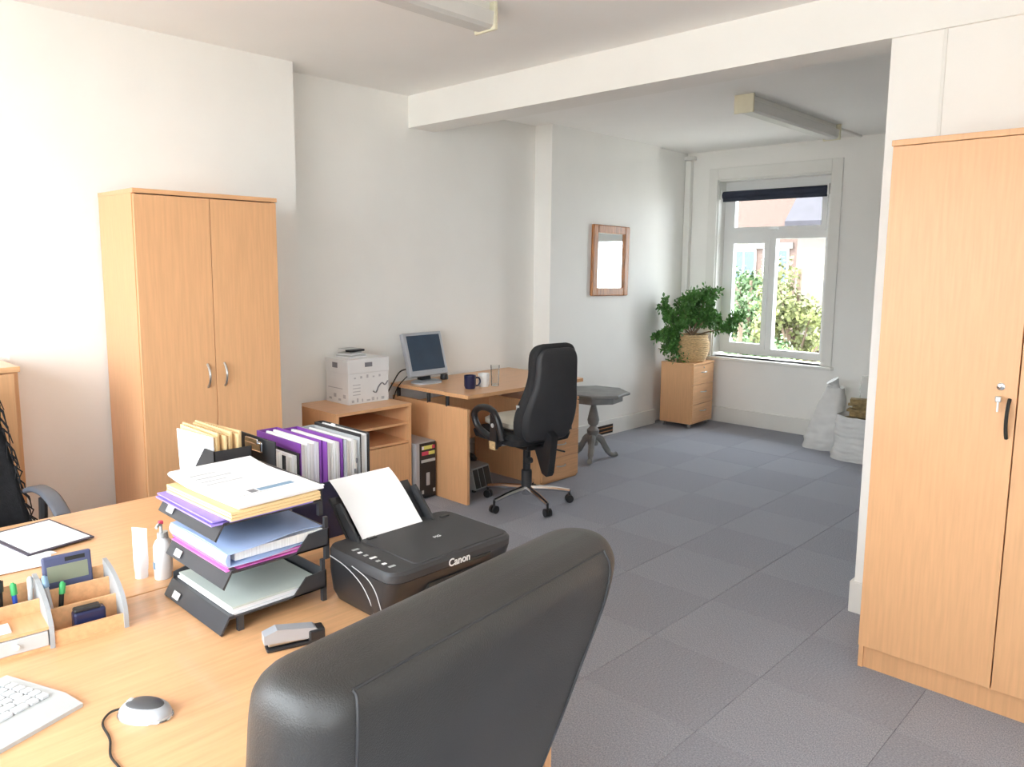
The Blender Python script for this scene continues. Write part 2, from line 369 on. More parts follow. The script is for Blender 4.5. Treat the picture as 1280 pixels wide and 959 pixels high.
# mouse
t = T('mouse', 'silver and black computer mouse on a beech desk', 'mouse', (-1.492, .517, DZ), math.radians(35))
def dome(a, b_, h, z0, n=10, m=24, sq=1.0):
    rs = []
    for i in range(n):
        th = PI/2*i/n; rs.append([(a*math.cos(th)**sq*math.cos(2*PI*k/m), b_*math.cos(th)**sq*math.sin(2*PI*k/m), z0+h*math.sin(th)) for k in range(m)])
    return rings(B(), rs)
P('underside', dome(.058, .038, .012, .001, sq=.6), 'chrome', t, True); P('shell', dome(.054, .036, .026, .003, sq=.6), 'silverp', t, True)
P('button_panel', dome(.048, .030, .0285, .0035, sq=.55), mat('dark_grey_plastic', (.07, .07, .075), .35), t, True)
P('wheel', tube(B(), [(-.030, -.004, .024), (-.030, .004, .024)], .008, 14), 'lgrey', t, True)
P('cord', tube(B(), smoothpts([(-.054, 0, .008), (-.07, -.012, .004), (-.060, -.045, .003), (-.015, -.085, .003), (.02, -.13, .003), (.07, -.17, .003), (.10, -.24, .003)]), .0022, 6), 'dark', t, True)
# stapler
t = T('stapler', 'small silver and black stapler on the desk by the letter trays', 'stapler', (-1.535, .87, DZ), math.radians(72))
P('base', box(-.065, .06, -.017, .017, 0, .010, bev=.004), 'blackp', t)
P('arm', prism(B(), [(-.07, .022), (-.07, .042), (-.04, .052), (.045, .040), (.062, .028), (.062, .014), (-.02, .02)], 'y', -.016, .016), 'silverp', t)
P('magazine', box(-.06, .062, -.010, .010, .011, .022, bev=.002), 'steel', t); P('hinge', box(.03, .07, -.019, .019, .006, .036, bev=.006), 'blackp', t)

# desk organiser
t = T('desk_organiser', 'beech desk organiser with grey arched dividers and a small drawer', 'organiser', (-1.932, .316, DZ), math.radians(85))
# local x runs along the front edge, local y runs back towards the second desk
arch = [(0, 0), (0, .035)]+[(.19*(1-math.cos(a))*1.0, .035+.085*math.sin(a)) for a in [PI/2*k/8 for k in range(1, 9)]]+[(.19, 0)]
for x in (-.006, .150, .308): P('divider', prism(B(), [(y-.004, z) for y, z in arch], 'x', x, x+.010), 'greyp', t, label='grey arched divider')
for y, h in ((.002, .035), (.065, .065), (.125, .09), (.18, .105)): P('partition', box(.160, .308, y, y+.007, .008, h), 'beech_y', t)
P('base', box(.004, .308, 0, .186, 0, .008), 'beech_y', t)
P('shelf', box(.004, .150, 0, .10, .046, .053), 'beech_y', t); P('partition', box(.004, .150, .10, .107, .008, .085), 'beech_y', t); P('partition', box(.004, .150, .18, .187, .008, .105), 'beech_y', t)
d = P('drawer', box(.006, .148, -.003, .09, .009, .044, bev=.002), 'lgrey', t); P('knob', lathe(B(), [(.002, 0), (.006, .001), (.006, .008), (.002, .010)], n=12), 'gloss', d, True, loc=(.085, -.003, .027), rot=(PI/2, 0, 0))
def world_from(t, p): return (Matrix.Translation(t.location) @ Euler(t.rotation_euler).to_matrix().to_4x4()) @ Vector(p)
org = t
def at_org(name, label, cat, p, rot=(0, 0, 0), group=None):
    return T(name, label, cat, world_from(org, p), group=group, rot=(rot[0], rot[1], rot[2]+org.rotation_euler.z))
t = at_org('calculator', 'dark blue desk calculator standing in the organiser', 'calculator', (.225, .150, .01), (math.radians(-8), 0, 0))
P('case', box(-.055, .055, 0, .014, .0, .15, bev=.005), mat('slate_blue_plastic', (.07, .08, .16), .4), t)
P('display', box(-.045, .045, -.001, .001, .085, .125), mat('grey_green_display', (.22, .24, .17), .3), t); P('solar_cell', box(-.005, .04, -.001, .001, .132, .142), 'dark', t)
t = at_org('punch', 'dark blue hole punch lying in the front tray of the organiser', 'punch', (.235, .036, .01)); P('body', box(-.03, .04, -.016, .016, 0, .048, bev=.006), 'navy', t); P('lever', box(-.028, .03, -.012, .012, .045, .056, bev=.004), 'blackp', t)
for i, (px, py, m, cap, hgt, lb) in enumerate(((.178, .098, 'lgrey', 'bluep', .125, 'pale grey marker pen leaning in the organiser'), (.19, .102, 'dark', 'green', .10, 'black pen with a green end in the organiser'), (.135, .14, 'lgrey', 'lgrey', .118, 'silver pen upright behind the organiser shelf'), (.11, .14, 'bluepen', 'green', .112, 'blue pen with a green cap behind the organiser shelf'), (.07, .145, 'dark', 'blackp', .125, 'thick black marker behind the organiser shelf'))):
    t = at_org('pen', lb, 'pen', (px, py, .010), (math.radians(-6 if i > 1 else -12), math.radians((-6, 8, 3, -3, 2)[i]), 0)); r_ = .0055 if i < 4 else .011
    P('barrel', tube(B(), [(0, 0, 0), (0, 0, hgt-.03)], r_, 10), m, t, True); P('cap', tube(B(), [(0, 0, hgt-.03), (0, 0, hgt-.006), (0, 0, hgt)], [r_*1.15, r_*1.15, r_*.6], 10), cap, t, True)
    P('clip', box(r_, r_+.002, -.0015, .0015, hgt-.03, hgt-.004), cap, t)
t = at_org('notepaper', 'white square sticky note with a ring print on the organiser shelf', 'note', (.05, .045, .0535)); P('sheet', box(-.035, .03, -.025, .025, 0, .004), 'white', t)
b = B(); lathe(b, [(.010, 0), (.012, 0), (.012, .0006), (.010, .0006)], n=20); lathe(b, [(.004, 0), (.006, 0), (.006, .0006), (.004, .0006)], n=16); P('print', b, 'print', t, loc=(0, 0, .004))

# clipboard and papers
t = tag(P('paper_sheets', bx(box(-.22, .10, -.15, .12, 0, .003, rot=(0, 0, .25)), -.10, .14, -.18, .14, .003, .005, rot=(0, 0, -.1)), 'white', None, loc=(-2.62, .50, DZ)), 'loose white papers under the black folder on the desk', 'papers')
t = T('folder', 'slim black folder with a white sheet lying on loose papers', 'folder', (-2.735, .655, DZ+.005), math.radians(10)); P('cover', box(-.147, .147, -.10, .10, 0, .005, bev=.002), mat('plum_black_card', (.055, .045, .065), .5), t); P('sheet', box(-.128, .138, -.088, .090, .005, .0065), 'white', t)
# tube and bottles
t = T('cream_tube', 'white plastic squeeze tube standing on its cap on the desk', 'tube', (-2.19, .77, DZ), .6)
P('cap', lathe(B(), [(.002, 0), (.017, 0), (.017, .025), (.002, .025)]), 'white', t, True)
P('body', rings(B(), [[(a_*math.cos(2*PI*k/20), b_*math.sin(2*PI*k/20), z) for k in range(20)] for a_, b_, z in ((.018, .018, .022), (.020, .018, .05), (.022, .012, .10), (.024, .002, .145))]), 'white', t, True)
t = T('bottle', 'white pump bottle on the desk beside the letter trays', 'bottle', (-2.145, .812, DZ))
P('body', lathe(B(), [(.002, 0), (.022, 0), (.023, .01), (.023, .095), (.016, .110), (.009, .116), (.009, .122), (.002, .122)]), 'white', t, True)
P('collar', lathe(B(), [(.002, .118), (.011, .118), (.011, .132), (.002, .132)], n=16), 'lgrey', t, True); P('nozzle', tube(B(), [(0, 0, .13), (0, 0, .155), (.012, -.012, .16), (.02, -.02, .155)], .0045), 'lgrey', t, True)
P('print', box(-.006, .006, -.0242, -.022, .03, .05), 'bluep', t); P('tip', box(-.006, .006, -.006, .006, .157, .167, bev=.002), 'red', t)
t = T('bottle', 'small clear-capped white bottle behind the pump bottle', 'bottle', (-2.185, .835, DZ))
P('body', lathe(B(), [(.002, 0), (.019, 0), (.020, .01), (.020, .09), (.012, .10), (.002, .10)]), 'white', t, True); P('cap', lathe(B(), [(.002, .1), (.012, .1), (.011, .12), (.002, .12)], n=16), 'lgrey', t, True); P('print', box(-.005, .005, -.0212, -.019, .03, .06), 'bluep', t)

# letter trays
def tray(z, label, dx, dy):
    t = T('letter_tray', label, 'tray', (-2.02+dx, .79+dy, z), 0, 'stacked letter trays'); L, Wd = .33, .268
    P('base', box(0, L, 0, Wd, .036, .040), 'smoke', t)
    fl_ = P('front_lip', prism(B(), [(-.022, 0), (-.026, .004), (-.002, .044), (.012, .044), (.012, .040), (.0, .038)], 'x', .0, L), 'smoke', t)
    P('label_strip', box(.05, .085, -.022, -.020, .012, .030, rot=(math.radians(-30), 0, 0)), 'white', fl_)
    P('side_wall', prism(B(), [(.0, .036), (.0, .06), (.10, .085), (Wd, .085), (Wd, .036)], 'x', 0, .004), 'smoke', t)
    if z < .9: P('side_wall', prism(B(), [(Wd-.10, .036), (Wd-.06, .08), (Wd, .085), (Wd, .036)], 'x', L-.004, L), 'smoke', t)
    P('back_wall', box(0, L, Wd-.004, Wd, .036, .085), 'smoke', t)
    for x in (.0, L-.012): P('riser', box(x, x+.012, Wd-.012, Wd, 0, .036), 'smoke', t)
    for x in (.0, L-.012): P('foot', box(x, x+.012, .02, .035, 0, .036), 'smoke', t) if z < .8 else None
    return t
trays = [tray(DZ, 'lowest smoked-black letter tray of the stack, holding white papers', 0, 0), tray(DZ+.115, 'middle smoked-black letter tray of the stack, holding blue and pink folders', .005, .008), tray(DZ+.232, 'top smoked-black letter tray of the stack, holding manila and white papers', -.01, .0)]
for z in (DZ, DZ+.115):
    for k_, (x, y) in enumerate(((.002, .256), (.318, .256))):
        P('riser', box(x, x+.010, y, y+.010, .085, .114), 'smoke', trays[0 if z == DZ else 1])
def sheet_stack(name, label, cat, loc, w_, l, h, m, rz=0, n=4, curl=.0, sag=0.):
    t = T(name, label, cat, loc, rz)
    rr = random.Random(len(name)*7+n)
    for k in range(n):
        ox, oy = rr.uniform(-.004, .004), rr.uniform(-.004, .004); rs = []
        for i in range(9):
            u = i/8; z = h*(k/n)+curl*max(0, .4-u)**2*3+sag*math.sin(u*PI)
            rs.append([(u*w_+ox, oy, z), (u*w_+ox, l+oy, z), (u*w_+ox, l+oy, z+h/n*.9), (u*w_+ox, oy, z+h/n*.9)])
        P('sheet', rings(B(), rs), m if isinstance(m, str) else m[k % len(m)], t, True)
    return t
z1, z2, z3 = DZ+.0405, DZ+.1555, DZ+.2725
sheet_stack('paper_pile', 'pale green and white papers in the lowest letter tray', 'papers', (-2.005, .80, z1), .305, .245, .022, ['white', 'white', 'white', 'sage'], n=4)
t = T('folder', 'bright pink document folder under the blue one in the middle tray', 'folder', (-2.005, .80, z2)); P('cover', box(0, .312, -.014, .25, 0, .003), 'pink', t); P('cover', box(0, .312, -.012, .25, .010, .013), 'pink', t); P('sheets', box(.006, .30, -.004, .24, .003, .010), 'white', t)
t = T('folder', 'bulging pale blue document folder in the middle tray', 'folder', (-2.01, .79, z2+.0135))
def fold(z0, z1_, bulge, x1=.325):
    rs = []
    for i in range(11):
        v = i/10; zz = z0+bulge*math.sin(v*PI*.9); rs.append([(0, v*.262, zz), (x1*.5, v*.262, zz+.004*math.sin(v*6)), (x1+.012*math.sin(v*5), v*.262, zz), (x1+.012*math.sin(v*5), v*.262, zz+.002), (x1*.5, v*.262, zz+.006+.004*math.sin(v*6)), (0, v*.262, zz+.002)])
    return rings(B(), rs)
P('cover', fold(0, 0, .004), 'blue', t, True); P('cover', fold(.030, 0, .012), 'blue', t, True); P('sheets', box(.01, .315, .02, .262, .008, .030), 'page', t)
P('spine', rings(B(), [[(x, -.002-.006*math.sin(PI*k/6), .001+.031*k/6) for k in range(7)]+[(x, .004, .032), (x, .004, .001)] for x in (0, .325)]), 'blue', t)
t = T('folder', 'lilac card folder at the bottom of the top tray', 'folder', (-2.025, .77, z3)); P('cover', box(0, .325, -.012, .26, 0, .004), 'lilac', t); P('cover', box(0, .322, -.008, .26, .008, .012), 'lilac', t); P('sheets', box(.004, .31, 0, .25, .004, .008), 'white', t)
sheet_stack('envelope_pile', 'manila folders under the white letters on the top tray', 'folder', (-2.015, .785, z3+.0125), .345, .245, .020, 'manila', rz=.03, n=3)
t = sheet_stack('letter_pile', 'white printed letters with a blue bar on the top tray', 'letters', (-2.045, .80, z3+.034), .365, .24, .010, 'white', rz=.05, n=4, sag=.0, curl=.028)
lz = lambda x: .0098+.028*max(0, .4-x/.365)**2*3
for k in range(4): x_ = .06+.03*k; P('printed_line', box(x_, x_+.005, .03, .10+.03*(k % 2), lz(x_)-.0008, lz(x_)+.0008), 'print2', t)
P('printed_bar', box(.27, .292, .10, .20, .0098, .0103), 'bluep', t, label='blue printed bar'); P('printed_logo', box(.268, .294, .075, .095, .0098, .0103), 'print', t)
P('printed_line', box(.30, .303, .03, .13, .0098, .0102), 'print2', t)
# magazine file with envelopes
t = T('magazine_file', 'black magazine file behind the letter trays filled with manila envelopes', 'file box', (-2.44, .985, DZ))
prof = [(0, 0), (0, .22), (.06, .31), (.24, .31)] 
P('side_panel', prism(B(), [(0, 0), (.27, 0), (.27, .33), (.205, .33), (.13, .255), (0, .21)], 'y', 0, .003), 'blackm', t); P('side_panel', prism(B(), [(0, 0), (.27, 0), (.27, .33), (.0, .21)], 'y', .117, .12), 'blackm', t)
P('front_panel', box(.267, .27, 0, .12, 0, .33), 'blackm', t); P('back_panel', box(0, .003, 0, .12, 0, .20), 'blackm', t); P('base', box(0, .27, 0, .12, 0, .004), 'blackm', t)
for k in range(8):
    tag(P('envelope', box(-.13, .12, -.003, .003, 0, .352+.005*(k % 3), rot=(.02-.006*k, -.04+.010*((k*5) % 7), 0)), 'manila' if k else 'white', None, loc=(-2.315-.012*(k % 3), 1.000+.0125*k, DZ+.010)), ('white envelope at the front of the magazine file' if not k else 'manila envelope standing in the black magazine file'), 'envelope', None if not k else 'manila envelopes in the magazine file')
# clipboard
t = T('clipboard', 'black clipboard with a silver clip standing between envelopes and binders', 'clipboard', (-2.375, 1.165, DZ), 0)
P('board', box(0, .235, 0, .006, 0, .335, bev=.002), 'blackm', t); P('clip', bx(box(.06, .17, -.012, -.002, .29, .325, bev=.005), .075, .155, -.018, -.01, .315, .333, bev=.004), 'chrome', t)
P('sheets', box(.01, .225, .006, .03, .0, .295), 'page', t)
def binder(y, wd, m, label, hgt=.315, L=.285, x=-2.425, pages=.27, tabs=False):
    t = T('binder', label, 'binder', (x, y, DZ))
    P('cover', box(0, L, 0, .003, 0, hgt), m, t); P('cover', box(0, L, wd-.003, wd, 0, hgt), m, t); P('spine', box(0, .003, 0, wd, 0, hgt), m, t)
    n = max(2, int(wd/.009))
    for k in range(n):
        P('page_block', box(.01, L-.008-.006*((k*3) % 4)/4, .004+k*(wd-.008)/n, .004+(k+.88)*(wd-.008)/n, .004, hgt-.005-.003*((k*7) % 3)), 'page' if k % 3 else 'white', t)
    if tabs:
        for k in range(6): P('index_tab', box(L-.009, L-.003, .012+.006*k, .017+.006*k, .05+.035*k, .065+.035*k), 'print', t)
    return t
binder(1.200, .050, 'blackm', 'narrow black binder with yellowed pages beside the clipboard', hgt=.285)
binder(1.255, .078, 'purple', 'thick purple binder full of white pages, nearest the clipboard', hgt=.315)
binder(1.336, .062, 'purple', 'purple binder full of white pages next to the binder with index tabs', hgt=.312, x=-2.40)
binder(1.401, .055, 'greyp', 'grey binder with a column of index tabs on its pages', hgt=.312, x=-2.385, tabs=True)
t = binder(1.458, .036, 'blackp', 'black binder with white ring at the end of the row', hgt=.322, x=-2.385)
P('ring', bx(B(), .10, .12, .004, .010, .30, .330), 'white', t)
tag(P('file_box', bx(bx(box(-.005, .0, 0, .31, 0, .17), .0, .36, .31, .314, 0, .14), .35, .355, 0, .31, 0, .19), 'navy', None, loc=(-2.435, 1.188, DZ)), 'navy blue plastic box holding the row of binders', 'file box')

# ------------------------------------------------------------------ printer
t = T('printer', 'black inkjet printer with a sheet of paper in its rear feed', 'printer', (-1.71, 1.065, DZ)); L, Wd = .298, .425
ring = lambda x0, x1, y0, y1, z, r: [((x0+x1)/2+u, (y0+y1)/2+v, z) for u, v in rrect(x1-x0, y1-y0, r)]
P('body', rings(B(), [ring(.02, L-.06, .015, Wd-.015, .004, .03), ring(.006, L-.04, .004, Wd-.004, .03, .04), ring(0, L-.012, 0, Wd, .085, .04), ring(0, L, 0, Wd, .118, .04)]), 'blackp', t, True)
P('lid', rings(B(), [ring(0, L, 0, Wd, .1195, .04), ring(0, L+.002, 0, Wd, .138, .04), ring(.004, L-.006, .004, Wd-.004, .146, .038)]), 'blackm', t, True)
P('scanner_cover', rings(B(), [ring(.055, L-.016, .085, Wd-.012, .146, .02), ring(.057, L-.018, .087, Wd-.014, .1485, .02)]), 'blackm', t, True)
P('output_slot', rings(B(), [[(x, y, z) for y, z in ((.10, .02), (.12, .09), (.37, .09), (.395, .02))] for x in (L-.045, L-.006)]), 'dark', t)
P('lid_grip', box(L-.012, L+.003, .25, .33, .112, .121, bev=.002), 'dark', t)
def side_y(z): return -.0008+(0 if z > .085 else .004*(.085-z)/.055 if z > .03 else .004+.011*(.03-z)/.026)
for q in ([(.03, .124), (.10, .115), (.165, .09), (.20, .055), (.21, .012)], [(.13, .124), (.19, .112), (.225, .09), (.243, .055), (.246, .012)]):
    P('trim_line', tube(B(), smoothpts([(x, side_y(z), z) for x, z in q], 4), .0012, 6), 'lgrey', t, True)
for k in range(7): P('button', box(.085+.026*k, .095+.026*k, .028, .040 if k % 3 else .048, .1455, .1472, bev=.001, seg=1), 'ink' if k % 2 else 'greyp', t)
P('hinge', box(.05, .062, .10, .13, .146, .152, bev=.002), 'blackp', t); P('hinge', box(.05, .062, .36, .39, .146, .152, bev=.002), 'blackp', t)
text('Canon', .028, 'ink', t, (L+.0025, .215, .128), (PI/2, 0, PI/2), bold=.0006)
text('MG', .016, 'ink', t, (.17, .25, .1487), (0, 0, PI/2))
P('paper_support', prism(B(), [(.045, .11), (.03, .11), (-.085, .235), (-.078, .24)], 'y', .07, .345), 'blackp', t)
for y in (.072, .335): P('paper_guide', prism(B(), [(.05, .10), (.06, .14), (-.035, .235), (-.055, .225), (.02, .12)], 'y', y, y+.008), 'blackm', t)
P('paper_sheet', rings(B(), [[(x, .095, z), (x, .305, z), (x+.0006, .305, z+.0004), (x+.0006, .095, z+.0004)] for x, z in [(.062-.165*v-.02*math.sin(v*2.2), .125+.195*v-.05*max(0, v-.35)**2*2) for v in [k/10 for k in range(11)]]]), 'white', t, True, label='sheet of white paper in the rear feed')
def cord(name, label, cat, pts, r, m): return tag(P(name, tube(B(), smoothpts(pts), r, 6), m, None, True), label, cat)

# ------------------------------------------------------------------ foreground leather chair
t = T('office_chair', 'black leather office chair with a tall padded backrest, pulled up to the printer desk', 'chair', (-.925, .652, 0), math.radians(6))
def sect(z, xc, th, w_, yc=0, bulge=.0):
    o = []
    for u, v in rrect(th, w_, min(th*.48, .06), 6): o.append((xc+u+bulge*(1-(v/(w_/2))**2)*(1 if u > 0 else .3), yc+v, z))
    return o
SEC = ((.50, .03, .07, .36, .01), (.56, .035, .10, .44, .015), (.66, .06, .12, .49, .02), (.78, .095, .135, .53, .02), (.90, .13, .145, .555, .018), (1.0, .16, .15, .575, .012), (1.08, .185, .15, .595, .008), (1.135, .198, .146, .605, .004), (1.160, .202, .138, .602, 0), (1.176, .205, .115, .590, 0), (1.186, .207, .075, .565, 0), (1.190, .208, .025, .52, 0))
def catmull(L_, n):
    out = []
    for i in range(len(L_)-1):
        q = [L_[max(i-1, 0)], L_[i], L_[i+1], L_[min(i+2, len(L_)-1)]]
        for k in range(n):
            u = k/n; out.append(tuple(.5*(2*b_+(c_-a_)*u+(2*a_-5*b_+4*c_-d_)*u*u+(3*b_-a_-3*c_+d_)*u**3) for a_, b_, c_, d_ in zip(*q)))
    return out+[L_[-1]]
fine = catmull(SEC, 4)
rs = [sect(z, xc, th, w_+.028, 0, bl) for z, xc, th, w_, bl in fine]
bk = P('backrest', rings(B(), rs), 'leather', t, 'all')
lo = [k for k, f in enumerate(fine) if f[0] <= 1.179]
for idx in (27, 0):
    P('seam', tube(B(), [Vector(rs[k][idx])+Vector((.0006, 0, 0)) for k in lo if fine[k][0] > .55], .0022, 6), 'blackm', bk, True)
top = rs[lo[-1]]
P('seam', tube(B(), [Vector(top[27]).lerp(Vector(top[0]), k/12)+Vector((.0004, 0, 0)) for k in range(13)], .0018, 6), 'blackm', bk, True)
P('seat', rings(B(), [sect(z, -.22, th, w_) for z, th, w_ in ((.38, .44, .44), (.40, .52, .52), (.46, .54, .54), (.50, .50, .50), (.51, .40, .40))]), 'leather', t, True)
for sy in (-1, 1): P('armrest', tube(B(), smoothpts([(-.02, sy*.29, .42), (-.06, sy*.31, .58), (-.16, sy*.31, .63), (-.33, sy*.31, .62), (-.38, sy*.29, .50), (-.30, sy*.27, .42)]), .02, 8), 'blackp', t, True)
P('column', tube(B(), [(-.2, 0, .09), (-.2, 0, .38)], .028, 14), 'blackp', t, True)
def star(t, cx, cy, rot, R_, m, zc=.085, wheel=.028):
    for k in range(5):
        a = rot+2*PI*k/5; c, s_ = math.cos(a), math.sin(a)
        P('base_arm', tube(B(), [(cx+.02*c, cy+.02*s_, zc+.015), (cx+R_*.6*c, cy+R_*.6*s_, zc+.002), (cx+R_*c, cy+R_*s_, zc-.018)], [.022, .017, .014], 8), m, t, True)
        px, py = cx+R_*c, cy+R_*s_
        w_ = P('caster', tube(tube(B(), [(px-.022*s_, py+.022*c, wheel), (px-.006*s_, py+.006*c, wheel)], wheel, 14), [(px+.006*s_, py-.006*c, wheel), (px+.022*s_, py-.022*c, wheel)], wheel, 14), 'blackp', t, True)
        P('stem', tube(B(), [(px, py, wheel), (px, py, zc-.012)], .008, 8), 'blackp', w_, True)
    P('hub', lathe(B(), [(.002, -.03), (.032, -.03), (.036, .0), (.034, .03), (.002, .03)], (cx, cy, zc)), m, t, True)
star(t, -.2, 0, .3, .30, 'blackp')

# ------------------------------------------------------------------ chair with shawl at the far side of the desk
t = T('office_chair', 'grey-armed office chair under the black shawl behind the desk', 'chair', (-3.30, .50, 0), 0)
P('seat', rings(B(), [sect(z, 0, th, w_) for z, th, w_ in ((.42, .40, .42), (.44, .48, .48), (.49, .48, .48), (.505, .40, .40))]), 'fabric', t, True)
P('backrest', rings(B(), [sect(z, -.24-.06*(z-.6), th, w_) for z, th, w_ in ((.58, .03, .36), (.60, .06, .42), (.8, .07, .46), (1.08, .06, .44), (1.12, .03, .38))]), 'fabric', t, True)
P('back_post', tube(B(), [(-.12, 0, .42), (-.26, 0, .44), (-.285, 0, .7)], .02, 8), 'blackp', t, True)
slate = mat('slate_grey_plastic', (.10, .105, .125), .45)
for sy in (-1, 1):
    pad = smoothpts([(-.12, 0, .715), (-.02, 0, .742), (.10, 0, .752), (.20, 0, .742), (.30, 0, .705)])
    a_ = P('armrest', rings(B(), [[(p.x, sy*.30+u_, p.z+v_) for u_, v_ in rrect(.055, .022, .010, 3)] for p in pad]), slate, t, True)
    P('arm_post', tube(B(), [(.05, sy*.24, .42), (.05, sy*.29, .46), (.05, sy*.30, .72)], .016, 8), 'blackp', a_, True)
P('column', tube(B(), [(0, 0, .09), (0, 0, .42)], .026, 12), 'blackp', t, True); star(t, 0, 0, 0, .29, 'blackp')
t = T('shawl', 'black fringed woollen shawl draped over the chair behind the desk', 'shawl', (-3.57, .465, .0))
rs = []
N = 26
for j in range(25):
    v = -.32+.64*j/24; row = []
    for i in range(N):
        u = i/(N-1)*2-1
        a = .055+.012*math.sin(9*v+3*u)+.01*noise.noise(Vector((u*3, v*8, 1)))
        drop = .52+.03*math.sin(v*7)
        if abs(u) < .18: x, z = a*math.sin(u/.18*PI/2), 1.125+.05*math.cos(u/.18*PI/2)-.05*(v/.31)**2
        else: x, z = math.copysign(a*(1+.25*(abs(u)-.18)), u), 1.125-.05*(v/.31)**2-drop*(abs(u)-.18)/.82
        row.append((x, v*(.72+.42*abs(u))+.015*noise.noise(Vector((u*4, v*4, 5))), z))
    rs.append(row)
sh = P('cloth', rings(B(), rs, False, False, close=False), 'shawl', t, True)
sm = sh.modifiers.new('t', 'SOLIDIFY'); sm.thickness = .008
b = B(); rr = random.Random(4)
for row in (rs[-1], rs[0]):
    for i in range(0, N, 1):
        for q in range(2):
            p = Vector(row[i]); sgn = 1 if row is rs[-1] else -1; l = rr.uniform(.06, .12)
            tube(b, [p, p+Vector((rr.uniform(-.01, .01), sgn*rr.uniform(.01, .03), -l*.4)), p+Vector((rr.uniform(-.015, .015), sgn*rr.uniform(.005, .04), -l))], [.004, .003, .0015], 4)
for row in rs:
    for end in (0, N-1):
        p = Vector(row[end]); l = rr.uniform(.08, .13); tube(b, [p, p+Vector((rr.uniform(-.01, .01), rr.uniform(-.01, .01), -l))], [.004, .002], 4)
P('fringe', b, 'shawl', t, True, kind='stuff')

# ------------------------------------------------------------------ far group: low bookcase, box, desk, monitor, tower
t = T('bookcase', 'low beech bookcase with two open shelves over a door, under the printed carton', 'bookcase', (-4.49, 2.60, 0)); D, Wd, Hh = .49, .59, .69
P('side_panel', box(0, D, 0, .02, 0, Hh-.02), 'beech', t); P('side_panel', box(0, D, Wd-.02, Wd, 0, Hh-.02), 'beech', t); P('top_panel', box(0, D+.003, -.002, Wd+.002, Hh-.02, Hh, bev=.002), 'beech_y', t)
P('back_panel', box(0, .008, .02, Wd-.02, 0, Hh-.02), 'beech', t)
for z in (.545, .42): P('shelf', box(.01, D-.01, .02, Wd-.02, z, z+.016), 'beech_y', t)
P('plinth', box(.02, D-.03, .02, Wd-.02, 0, .05), 'dark', t); d = P('door', box(D-.018, D, .022, Wd-.022, .05, .415, bev=.0015), 'beech', t); bow_handle(d, (D, .08, .34), L=.09)
t = T('carton', 'white printed paper carton with a lid standing on the low bookcase', 'box', (-4.47, 2.825, .69)); L, Wd, Hh = .27, .335, .30
P('box_body', box(.004, L-.004, .004, Wd-.004, 0, Hh-.08, bev=.002), 'card', t); ld = P('lid', box(0, L, 0, Wd, Hh-.095, Hh, bev=.003), 'card', t)
P('printed_logo', box(L-.001, L+.0008, .135, .195, Hh-.055, Hh-.025), 'print', ld); P('printed_logo', box(.09, .15, -.0008, .001, Hh-.06, Hh-.025), 'print', ld)
b = B()
tube(b, smoothpts([(L-.002, .20, .075), (L-.002, .225, .065), (L-.002, .245, .10), (L-.002, .275, .125), (L-.002, .30, .11), (L-.002, .325, .135)]), .0045, 6); P('printed_wave', b, 'print', t)
b = B(); rr = random.Random(9)
for k in range(7): bx(b, L-.005, L-.0035, .03+.04*k, .03+.04*k+rr.uniform(.01, .03), .012, .012+rr.uniform(.01, .03))
for k in range(4): bx(b, L-.005, L-.0035, .04, .10, .06+.022*k, .066+.022*k)
for k in range(5): bx(b, L-.005, L-.0035, .05+.05*k, .065+.05*k, .17, .18+.006*(k % 3))
for k in range(4): bx(b, .04+.055*k, .07+.055*k, .0032, .0046, .02+.02*(k % 2), .035+.03*(k % 2))
bx(b, .03, .2, .0032, .0046, .10, .105); P('printed_pattern', b, 'print2', t, kind='stuff')
t = T('paper_bundle', 'small heap of papers with a black remote on top of the carton', 'papers', (-4.37, 2.96, .99), .1)
for k in range(4): P('sheet', box(-.07+.008*k, .08-.006*k, -.07, .085-.01*k, .009*k, .009*k+.007, bev=.001, seg=1, rot=(0, 0, .1*k)), ('white', 'lgrey')[k % 2], t)
P('remote', box(.01, .06, -.05, .08, .037, .052, bev=.004), 'blackp', t); P('sheet', box(-.05, .04, -.06, .05, .053, .057), 'lgrey', t)

t = T('desk', 'beech desk with a raised top, drawer pedestal and end panel against the wall', 'desk', (-4.50, 3.40, 0)); FZ = .75
P('desktop', prism(B(), [(-.0, .0), (.815, .02), (.84, 1.22), (.81, 1.245), (0, 1.25)], 'z', FZ-.025, FZ), 'beech_y', t)
P('end_panel', box(.02, .83, 0, .025, 0, .66, bev=.002), 'beech', t); P('end_panel', box(.02, .50, 1.12, 1.145, 0, .66), 'beech', t)
P('modesty_panel', box(.30, .318, .025, .72, .30, .66), 'beech', t); P('top_rail', box(.02, .30, .3, .32, .66, .72), 'beech', t)
for x, y in ((.08, .012), (.62, .012), (.80, 1.06), (.08, 1.13), (.42, .012)): P('spacer_post', tube(B(), [(x, y, .655), (x, y, FZ-.025)], .014, 12), 'blackp', t, True)
P('drawer_case', box(.16, .865, .705, 1.125, 0, .60), 'beech', t); P('drawer_case_top', box(.16, .875, .70, 1.13, .60, .625, bev=.002), 'beech_y', t); P('drawer_support', box(.70, .85, .72, 1.11, .625, .66), 'beech', t)
for z0, z1_ in ((.02, .185), (.188, .375), (.378, .595)):
    d = P('drawer', box(.865, .883, .71, 1.12, z0, z1_, bev=.0015), 'beech_y', t); bow_handle(d, (.883, .915, z0+.10), vertical=False, L=.10, r=.005)
t = T('monitor', 'silver flat-panel monitor with a dark screen on the beech desk', 'monitor', (-4.33, 3.60, FZ), math.radians(2))
